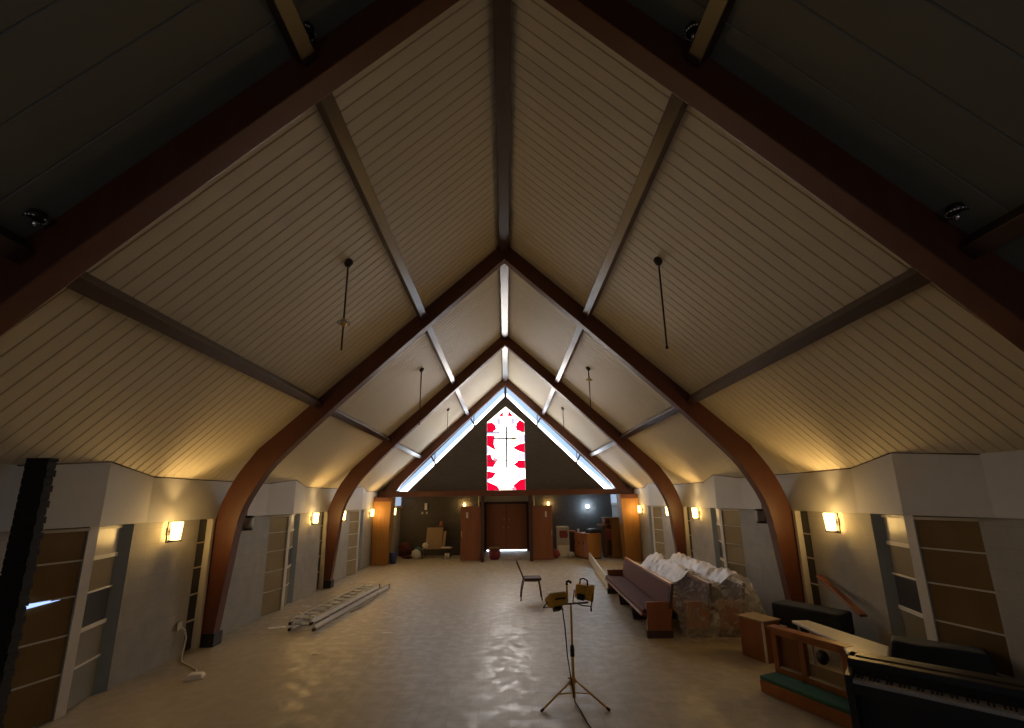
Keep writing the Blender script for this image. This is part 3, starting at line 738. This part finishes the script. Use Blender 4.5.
p = MB(); p.tube([(-.035, 0, 1.16), (-.033, 0, 1.195), (-.015, 0, 1.205), (.02, -.01, 1.185)], [.013, .014, .015, .014], 8); p.obj('grip', M['rubber'], t)
def lamp_head(loc, rx, rz, tilt):
    h = MB()
    h.hexa([(-.085, -.05, -.075), (.085, -.05, -.075), (.11, .06, -.095), (-.11, .06, -.095)], [(-.085, -.05, .065), (.085, -.05, .065), (.11, .06, .09), (-.11, .06, .09)])
    o = h.obj('lamp_housing', M['yellow'], t, bevel=.018)
    o.location = loc; o.rotation_euler = (rx, tilt, rz)
    g = MB(); g.box(-.095, .095, .058, .066, -.08, .075); g.obj('front_glass', M['grey'], o)
    g = MB(); g.box(-.035, .05, -.085, -.048, -.085, -.02); g.obj('junction_box', M['black'], o, bevel=.006)
    g = MB(); g.tube([(-.05, -.01, .075), (-.045, -.02, .125), (0, -.025, .14), (.045, -.02, .125), (.05, -.01, .075)], .009, 8); g.obj('carry_handle', M['rubber'], o)
    g = MB(); g.tube([(-.115, 0, 0), (-.115, -.01, -.13), (.0, -.01, -.145), (.115, -.01, -.13), (.115, 0, 0)], .007, 6); g.obj('yoke', M['steelleg'], o)
    g = MB(); g.tube([(.11, -.01, -.13), (.14, -.05, -.17)], .008, 6); g.obj('yoke_knob', M['rubber'], o)
lamp_head((-.155, -.02, 1.00), math.radians(58), math.radians(22), 0)
lamp_head((.155, .02, 1.085), math.radians(-8), math.radians(-38), math.radians(5))
p = MB(); p.tube([(-.10, -.03, .95), (-.075, -.045, .72), (-.06, -.04, .45), (-.02, -.05, .15), (.0, -.06, .012), (.03, -.25, .008), (.05, -.5, .008), (.09, -.75, .008), (.15, -1.2, .008)], .006, 6)
p.obj('power_cable', M['rubber'], t)

# ------------------------------------------------------------------ ladder on the floor
dirL = math.atan2(.24, 3.0)
t = thing('extension_ladder', 'aluminium extension ladder lying flat on the floor along the left wall', 'ladder', (-3.47, 8.03, 0), -dirL)
def section(w, L0, L1, z0, z1, nr):
    for s in (-1, 1):
        p = MB(); x = s*w/2
        p.box(x-.012, x+.012, L0, L1, z0, z1); p.box(x-s*.03, x+s*.012, L0, L1, z1-.008, z1); p.box(x-s*.03, x+s*.012, L0, L1, z0, z0+.008)
        o = p.obj('rail', M['alu'], t)
        q = MB(); q.box(x-.016, x+.016, L0-.03, L0+.05, z0-.015, z0+.03); q.obj('rail_shoe', M['rubber'], o)
        q = MB(); q.box(x-.014, x+.014, L1-.04, L1+.015, z0, z1); q.obj('end_cap', M['rubber'], o)
    for k in range(nr):
        y = L0+.15+k*(L1-L0-.3)/(nr-1)
        p = MB(); p.tube([(-w/2, y, (z0+z1)/2+.012), (w/2, y, (z0+z1)/2+.012)], .017, 8); p.obj('rung', M['alu'], t)
section(.36, 0.0, 3.15, .125, .205, 11)
section(.42, .05, 3.75, .02, .105, 13)
p = MB(); p.tube([(.30, 1.3, .008), (.34, 1.8, .008), (.30, 2.4, .008), (.26, 2.9, .02), (.10, 3.05, .115)], .007, 6); p.obj('rope', M['card'], t)
p = MB(); p.box(-.20, -.15, .25, .31, .205, .235); p.box(.15, .20, .05, .11, .205, .235); p.obj('rung_lock', M['alu'], t)

# ------------------------------------------------------------------ long white board on edge beside the pew
ang = math.atan2(.50, 5.2)
t = thing('folded_table', 'long white folded table standing on its edge at the far end of the uncovered pew', 'table', (2.34, 10.9, 0), -ang)
p = MB(); p.box(0, .05, 0, 5.1, .03, .30); p.obj('tabletop', M['boardwhite'], t, bevel=.008)
p = MB(); p.box(.05, .075, .1, 5.0, .06, .10); p.box(.05, .075, .1, 5.0, .22, .26); p.obj('apron', M['grey'], t)
p = MB(); p.tube([(.065, .0, .03), (.065, .0, .27), (.065, .55, .27)], .012, 8); p.obj('leg', M['grey'], t)
p = MB(); p.tube([(.065, 5.1, .03), (.065, 5.1, .27), (.065, 4.5, .27)], .012, 8); p.obj('leg', M['grey'], t)
p = MB(); p.box(-.01, .085, .2, .3, 0, .03); p.box(-.01, .085, 4.7, 4.8, 0, .03); p.obj('foot_block', M['grey'], t)

# ------------------------------------------------------------------ right corner: rail, kneeler, boxes, piano
rd = math.atan2(.34, -.79)      # direction of the rail on the floor
def rot2(v, a): return (v[0]*math.cos(a)-v[1]*math.sin(a), v[0]*math.sin(a)+v[1]*math.cos(a))
RZ = math.atan2(-.80, .33)      # local x runs along the rail towards the viewer, local y to the wall side
t = thing('kneeling_rail', 'wooden altar rail with two panel openings and a green cushioned kneeler step', 'rail', (2.79, 5.40, 0), RZ)
W = 1.2
p = MB(); p.box(0, W, 0, .36, 0, .125); p.obj('step', M['wood'], t, bevel=.006)
p = MB(); p.box(.0, W, .0, .27, .125, .165); p.obj('kneeler_cushion', M['green'], t, bevel=.015)
y0, y1 = .29, .36
p = MB()
for x in (-.02, .30, .74): p.box(x, x+.06, y0, y1, .125, .60)
p.box(-.02, .80, y0, y1, .135, .21); p.box(-.02, .80, y0, y1, .55, .60); p.obj('frame', M['wood'], t, bevel=.006)
p = MB(); p.box(-.05, .83, y0-.03, y1+.04, .60, .635); p.obj('cap_rail', M['wood'], t, bevel=.008)
p = MB(); p.box(.04, .30, y1-.02, y1-.005, .21, .55); p.obj('infill_panel', M['doorwood'], t)
p = MB(); p.box(.36, .74, y1-.02, y1-.005, .21, .34); p.obj('infill_panel', M['card'], t)
p = MB(); p.box(.05, .29, y0+.005, y1-.01, .21, .222); p.box(.37, .73, y0+.005, y1-.01, .21, .222); p.obj('sill_strip', M['trim'], t)
# dark oval knob hung inside the opening
p = MB(); p.lathe([(.0, -.03), (.05, -.025), (.055, 0), (.05, .025), (.0, .03)], 18); o = p.obj('oval_medallion', M['black'], t); o.location = (.53, y1-.03, .45); o.rotation_euler = (PI/2, 0, 0); o.scale = (1, 1.35, 1)

t = thing('wooden_lectern_box', 'brown wooden box with tan top, between the wrapped pews and the altar rail', 'box', (3.20, 6.56, 0), math.atan2(-.36, .145))
p = MB(); p.box(0, .39, 0, .30, 0, .49); p.obj('carcass', M['endwood'], t, bevel=.006)
p = MB(); p.box(-.02, .40, -.02, .32, .49, .51); p.obj('top', M['card'], t, bevel=.004)
p = MB(); p.box(.36, .395, -.012, .0, .0, .49); p.obj('corner_strip', M['trim'], t)

t = thing('folding_table', 'low white topped table with a lit end, behind the altar rail', 'table', (3.55, 5.05, 0), 0)
p = MB(); p.prism([(-.10, .70), (-.135, -.15), (-.29, -.44), (-.10, -.68), (.24, -.30), (.10, .70)], .60, .632, 'z'); p.obj('tabletop', M['boardwhite'], t, bevel=.008)
for x, y in ((-.07, .62), (.06, .62), (-.08, -.55), (.12, -.32)):
    p = MB(); p.tube([(x, y, 0), (x, y, .60)], .014, 8); p.obj('leg', M['grey'], t)

t = thing('black_bench', 'long black padded bench at the foot of the second arch leg by the right wall', 'bench', (4.10, 6.48, 0), math.atan2(-.72, .41))
p = MB(); p.box(-.42, .46, -.10, .26, .33, .615); p.obj('padded_top', M['blackmatte'], t, bevel=.03)
for x in (-.38, .42):
    for y in (-.06, .22):
        p = MB(); p.box(x-.02, x+.02, y-.02, y+.02, 0, .33); p.obj('leg', M['black'], t)

mb = MB()
mb.bar((4.60, 6.83, .95), (4.46, 5.90, .63), .09, .035, (0, 0, 1))
tag(mb.obj('wooden_plank', M['doorwood'], bevel=.004), 'brown wooden plank leaning on the wall above the black bench', 'plank')

# covered seat by the right wall
t = thing('covered_bench', 'long bench under a dark slate cover against the right wall, behind the piano', 'bench', (4.32, 4.80, 0), math.radians(49))
def fn(i, j):
    u = -.20+.40*i; v = -.40+.80*j
    e = min(1, min(.20-abs(u), .40-abs(v))/.07); e = max(0, e)
    h = .63+.02*noise.noise(Vector((u*4, v*4, 2)))-.06*(1-math.cos(min(1, (v+.75)/.4)*PI/2) if False else 0)
    h = .03+(h-.03)*(1-(1-e)**3)
    return (u+.02*noise.noise(Vector((v*5, u*5, 0))), v, h)
p = MB(); p.grid(fn, 26, 50); p.obj('cover', M['slate'], t)
p = MB(); p.box(-.15, .15, -.34, .34, .30, .56); p.obj('seat', M['darkwood'], t)
for x in (-.12, .12):
    for y in (-.30, .30):
        p = MB(); p.box(x-.025, x+.025, y-.025, y+.025, 0, .30); p.obj('leg', M['darkwood'], t)

# digital piano, keyboard facing the viewer's side
t = thing('digital_piano', 'black digital piano with a row of white keys in the near right corner', 'piano', (2.66, 3.83, 0), -PI/4)
PW = 1.42
p = MB(); p.box(0, PW, .17, .40, .0, .80); p.obj('back_panel', M['black'], t, bevel=.008)
for x in (0, PW-.05):
    p = MB(); p.prism([(-.04, .58), (.40, .58), (.40, .80), (.26, .80), (.16, .745), (-.04, .73)], x, x+.05, 'x'); p.obj('end_cheek', M['black'], t, bevel=.008)
    p = MB(); p.box(x, x+.05, -.02, .38, 0, .58); p.obj('leg', M['black'], t, bevel=.006)
p = MB(); p.box(.05, PW-.05, -.03, .17, .60, .675); p.obj('key_bed', M['black'], t)
p = MB(); p.prism([(.13, .70), (.40, .70), (.40, .81), (.27, .81), (.16, .745)], .05, PW-.05, 'x'); p.obj('control_panel', M['black'], t, bevel=.006)
nk = 52; kw = (PW-.10)/nk
for i in range(nk):
    p = MB(); p.box(.05+i*kw+.0008, .05+(i+1)*kw-.0008, -.02, .13, .675, .70); p.obj('white_key', M['key'], t)
for i in range(nk-1):
    if i % 7 in (0, 1, 3, 4, 5):
        p = MB(); x = .05+(i+1)*kw; p.box(x-.006, x+.006, .04, .13, .70, .712); p.obj('black_key', M['black'], t)
p = MB(); p.box(.35, 1.05, .15, .17, .12, .3); p.obj('pedal_board', M['black'], t)

# ------------------------------------------------------------------ entrance hall furniture, right
a = math.radians(20)
t = thing('wooden_counter', 'orange wooden counter with cupboard doors in the entrance hall, under the bright lamp', 'cabinet', (2.90, 16.42, 0), a)
p = MB(); p.box(0, .56, 0, .98, .05, .86); p.obj('carcass', M['panel'], t, bevel=.006)
p = MB(); p.box(.02, .54, .02, .96, 0, .05); p.obj('plinth', M['darkwood'], t)
p = MB(); p.box(-.02, .58, -.02, 1.0, .86, .89); p.obj('worktop', M['wood'], t, bevel=.005)
for y in (.02, .34, .66):
    p = MB(); p.box(-.02, 0, y, y+.30, .09, .83); o = p.obj('door', M['wood'], t, bevel=.005)
    q = MB(); q.box(-.04, -.02, y+.25, y+.27, .5, .6); q.obj('handle', M['iron'], o)
t = thing('printer', 'black flat printer with a pale tray on the wooden counter', 'printer', (3.20, 16.80, .89), a)
p = MB(); p.box(-.24, .24, -.2, .2, 0, .13); p.obj('body', M['black'], t, bevel=.02)
p = MB(); p.box(-.18, .18, -.15, .18, .13, .145); p.obj('lid', M['slate'], t, bevel=.005)
p = MB(); p.box(-.15, .12, .05, .16, .145, .16); p.obj('tray', M['lightgrey'], t)
t = thing('paper_cup', 'small white cup at the far end of the wooden counter', 'cup', (2.70, 17.22, .89))
p = MB(); p.lathe([(.0, 0), (.035, 0), (.045, .12), (.04, .12), (.033, .01), (.0, .01)], 14); p.obj('cup_wall', M['paper'], t)
p = MB(); p.lathe([(.0, .12), (.048, .12), (.046, .13), (.0, .132)], 14); p.obj('cup_lid', M['paper'], t)
mb = MB(); 
for i in range(5): mb.box(-.1+.004*i, .1+.003*i, -.07, .07-.003*i, .006*i, .006*i+.005)
o = mb.obj('paper_stack', M['paper']); o.location = (2.95, 17.02, .89); o.rotation_euler = (0, 0, .5); tag(o, 'low pile of papers on the wooden counter beside the printer', 'papers')

t = thing('tall_cabinet', 'tall brown wooden cabinet with open cubbies beside the right golden pier', 'cabinet', (3.66, 16.95, 0))
p = MB(); p.box(.24, .56, 0, .42, 0, 1.40); p.obj('side_case', M['panel'], t, bevel=.005)
p = MB(); p.box(.0, .02, 0, .42, 0, 1.37); p.box(.02, .24, .38, .42, 0, 1.37); p.obj('open_case', M['doorwood'], t)
for z in (.02, .62, .98, 1.16):
    p = MB(); p.box(.02, .24, .0, .38, z, z+.025); p.obj('shelf', M['wood'], t)
p = MB(); p.box(-.03, .58, -.02, .44, 1.40, 1.43); p.obj('top', M['panel'], t, bevel=.004)
p = MB(); p.box(.02, .24, .02, .36, .645, .97); p.obj('cubby_back', M['redpanel'], t)
t = thing('wall_shelf_box', 'small tan box shelf fixed to the left flank of the tall cabinet', 'shelf', (3.52, 16.98, 0))
p = MB(); p.box(-.10, .135, .0, .30, 1.13, 1.20); p.obj('top', M['card'], t)
p = MB(); p.box(.06, .135, .0, .30, 0, 1.13); p.obj('upright', M['darkwood'], t)

t = thing('utility_cabinet', 'grey cabinet with a dark red panel and white lower half, behind the right open door', 'cabinet', (2.16, 17.65, 0))
p = MB(); p.box(-.22, .22, -.18, .2, 0, .42); p.obj('base', M['paper'], t, bevel=.01)
p = MB(); p.box(-.23, .23, -.2, .2, .42, 1.05); p.obj('upper_case', M['grey'], t, bevel=.012)
p = MB(); p.prism([(-.13, .68), (.14, .68), (.17, .76), (.15, .95), (-.14, .95), (-.16, .80)], -.212, -.2); p.obj('front_panel', M['redpanel'], t)
p = MB(); p.prism([(-.24, 1.05), (.24, 1.05), (.20, 1.10), (-.20, 1.10)], -.21, .21); p.obj('top', M['lightgrey'], t)
t = thing('dark_side_case', 'narrow dark brown case between the grey cabinet and the wooden counter', 'cabinet', (2.54, 17.75, 0))
p = MB(); p.box(-.10, .10, -.2, .2, .04, .90); p.obj('carcass', M['darkwood'], t, bevel=.005)
p = MB(); p.box(-.12, .12, -.22, .22, .90, .93); p.obj('top', M['wood'], t)
p = MB(); p.box(-.09, .09, -.18, .18, 0, .04); p.obj('plinth', M['black'], t)
def lump(name, label, cat, loc, r, m, seed, parent_extra=None):
    def fn(i, j):
        th = 2*PI*i; ph = PI*j
        d = Vector((math.sin(ph)*math.cos(th), math.sin(ph)*math.sin(th), math.cos(ph)))
        k = 1+.28*noise.noise(d*2.2+Vector((seed, 0, 0)))+.10*noise.noise(d*6+Vector((0, seed, 0)))
        return (d.x*r[0]*k, d.y*r[1]*k, max(0, r[2]+d.z*r[2]*k*.98))
    p = MB(); p.grid(fn, 28, 18); o = p.obj(name, m); o.location = loc
    return tag(o, label, cat)
lump('plastic_bag', 'small white crumpled bag on the floor beside the wooden counter', 'bag', (2.40, 17.2, 0), (.12, .11, .10), M['paper'], 4)
lump('duffel_bag', 'dark maroon bag at the foot of the right open door leaf', 'bag', (1.80, 17.0, 0), (.16, .16, .16), M['redpanel'], 12)

# red drum by the doors
t = thing('red_drum', 'maroon drum with a pale lid standing left in front of the entrance doors', 'drum', (-.455, 17.0, 0))
p = MB(); p.lathe([(.0, 0), (.15, 0), (.205, .08), (.215, .22), (.195, .36), (.0, .36)], 24); p.obj('body', M['redpanel'], t)
p = MB(); p.lathe([(.0, .36), (.20, .36), (.205, .40), (.18, .43), (.0, .435)], 24); p.obj('lid', M['card'], t)

# ------------------------------------------------------------------ entrance hall clutter, left
t = thing('low_table', 'low wooden table with stacked things by the dark back wall', 'table', (-2.68, 17.75, 0))
p = MB(); p.box(-.55, .55, -.28, .28, .33, .37); p.obj('tabletop', M['card'], t, bevel=.005)
for x in (-.5, .5):
    for y in (-.24, .24):
        p = MB(); p.box(x-.025, x+.025, y-.025, y+.025, 0, .33); p.obj('leg', M['darkwood'], t)
mb = MB(); mb.hexa([(-3.14, 17.78, .372), (-2.52, 17.78, .372), (-2.52, 17.80, .372), (-3.14, 17.80, .372)], [(-3.12, 18.0, 1.10), (-2.50, 18.0, 1.10), (-2.50, 18.02, 1.10), (-3.12, 18.02, 1.10)])
tag(mb.obj('plywood_panel', M['card'], bevel=.003), 'large tan board leaning upright on the low table', 'board')
mb = MB(); mb.hexa([(-2.50, 17.76, .372), (-2.40, 17.76, .372), (-2.40, 17.78, .372), (-2.50, 17.78, .372)], [(-2.47, 17.98, .95), (-2.36, 17.98, .95), (-2.36, 18.0, .95), (-2.47, 18.0, .95)])
tag(mb.obj('narrow_board', M['card'], bevel=.003), 'narrow tan board leaning beside the large tan board', 'board')
t = thing('brown_vase', 'small amber brown vase on a ledge above the tan boards', 'vase', (-2.62, 18.22, 1.12))
p = MB(); p.lathe([(.0, 0), (.05, 0), (.08, .07), (.05, .14), (.035, .17), (.05, .2), (.0, .2)], 16); p.obj('body', M['wood'], t)
mb = MB(); mb.box(-2.85, -2.40, 18.12, YB, 1.085, 1.12); struct('trim_6', mb, M['darkwood'])
p = MB(); p.lathe([(.036, .165), (.055, .165), (.055, .18), (.036, .18)], 16); p.obj('rim', M['brass'], t)
lump('white_cloth', 'white bunched cloth on the corner of the low table', 'cloth', (-3.10, 17.55, .37), (.11, .09, .10), M['paper'], 20)
t = thing('open_book', 'pale open papers lying flat on the near end of the low table', 'papers', (-2.35, 17.66, .37), .2)
p = MB(); p.box(-.16, 0, -.11, .11, 0, .02); p.obj('page', M['paper'], t); p = MB(); p.box(0, .16, -.11, .11, 0, .016); p.obj('page', M['paper'], t)
t = thing('white_bucket', 'small white bucket on the floor under the end of the low table', 'bucket', (-2.24, 17.34, 0))
p = MB(); p.lathe([(.0, 0), (.075, 0), (.095, .20), (.088, .20), (.07, .02), (.0, .02)], 18); p.obj('shell', M['paper'], t)
p = MB(); p.lathe([(.09, .185), (.1, .185), (.1, .2), (.09, .2)], 18); p.obj('rim', M['grey'], t)
lump('canvas_bag', 'dark red bag slumped against the back wall left of the low table', 'bag', (-3.95, 17.95, 0), (.24, .2, .30), M['red'], 31)
lump('cloth_heap', 'flat reddish cloth heap on the floor in front of the dark red bag', 'cloth', (-3.75, 17.55, 0), (.22, .12, .06), M['red'], 37)
lump('clear_bag', 'pale clear plastic bag between the dark red bag and the low table', 'bag', (-3.42, 17.42, 0), (.17, .14, .17), M['film'], 41)
lump('dark_heap', 'dark teal heap of cloth behind the clear bag', 'cloth', (-3.46, 17.95, 0), (.13, .14, .2), M['teal'], 47)
t = thing('blue_bin', 'blue plastic bin standing beside the left golden pier', 'bin', (-3.98, 16.22, 0))
p = MB(); p.lathe([(.0, 0), (.10, 0), (.125, .36), (.115, .36), (.095, .02), (.0, .02)], 20); p.obj('bucket', M['blue'], t)
p = MB(); p.lathe([(.118, .345), (.135, .345), (.135, .37), (.118, .37)], 20); p.obj('rim', M['blue'], t)

# ------------------------------------------------------------------ small things on the floor and the left wall
t = thing('hanging_cable', 'loose pale cable hanging from the left wall below the nearest lantern', 'cable', (-4.64, 6.9, 0))
p = MB(); p.tube([(.0, -.10, .42), (.03, -.02, .36), (.05, .0, .25), (.05, -.02, .10), (.06, -.05, .02), (.20, -.25, .012), (.40, -.40, .012), (.60, -.55, .012), (.72, -.72, .02)], .011, 8); p.obj('cord', M['trim'], t)
p = MB(); p.hexa([(.68, -.92, 0), (.88, -.85, 0), (.82, -.68, 0), (.64, -.74, 0)], [(.71, -.88, .06), (.85, -.83, .05), (.80, -.71, .05), (.68, -.76, .06)]); p.obj('plug_box', M['paper'], t, bevel=.012)
p = MB(); p.box(-.004, .012, -.14, -.06, .38, .48); p.obj('outlet', M['trim'], t)
for (x, y, w_, d_, r, lab) in ((-1.985, 7.89, .17, .05, .1, 'small white paper scrap on the open floor right of the ladder'), (-4.0, 8.3, .30, .12, .3, 'flat pale scrap on the floor left of the ladder'),
                               (-4.2, 9.9, .22, .08, -.2, 'pale scrap on the floor by the left wall below the middle window'), (-3.6, 12.6, .20, .09, .4, 'pale scrap on the floor beyond the far end of the ladder'),
                               (-2.75, 6.9, .07, .03, .6, 'tiny pale scrap on the floor nearest the ladder foot')):
    mb = MB(); mb.grid(lambda i, j: ((i-.5)*w_, (j-.5)*d_, .004+.008*abs(noise.noise(Vector((i*3+x, j*3, y))))), 6, 4)
    o = mb.obj('paper_scrap', M['paper'], solid=.002); o.location = (x, y, 0); o.rotation_euler = (0, 0, r); tag(o, lab, 'paper')

# ------------------------------------------------------------------ light, camera, colour
world = bpy.data.worlds.new('World'); scene.world = world; world.use_nodes = True
bg = world.node_tree.nodes['Background']; bg.inputs[0].default_value = (.6, .75, 1, 1); bg.inputs[1].default_value = .3

cam = bpy.data.cameras.new('camera'); co = bpy.data.objects.new('camera', cam); COL.objects.link(co); scene.camera = co
p_, r_, yw = .21570662, -.01311416, -.01557609
cp, sp, cr, sr, cy, sy = math.cos(p_), math.sin(p_), math.cos(r_), math.sin(r_), math.cos(yw), math.sin(yw)
def basis(a, b, d):
    x = cr*a-sr*b; u = sr*a+cr*b
    y = d*cp-u*sp; z = d*sp+u*cp
    return Vector((cy*x-sy*y, sy*x+cy*y, z))
Rv, Uv, Fv = basis(1, 0, 0), basis(0, 1, 0), basis(0, 0, 1)
co.matrix_world = Matrix(((Rv.x, Uv.x, -Fv.x, -.0061), (Rv.y, Uv.y, -Fv.y, 0), (Rv.z, Uv.z, -Fv.z, 2.1), (0, 0, 0, 1)))
cam.sensor_width = 36; cam.sensor_fit = 'HORIZONTAL'; cam.lens = 36*440/1024; cam.shift_y = 40.0/1024; cam.clip_start = .02; cam.clip_end = 100

vs = scene.view_settings; scene.display_settings.display_device = 'sRGB'
vs.view_transform = 'Standard'; vs.look = 'None'; vs.gamma = 1; vs.use_curve_mapping = False; vs.exposure = .22
scene.cycles.use_denoising = True
scene.cycles.max_bounces = 8; scene.cycles.diffuse_bounces = 5; scene.cycles.transparent_max_bounces = 12
scene.cycles.sample_clamp_indirect = 6
scene.cycles.sample_clamp_direct = 4.0
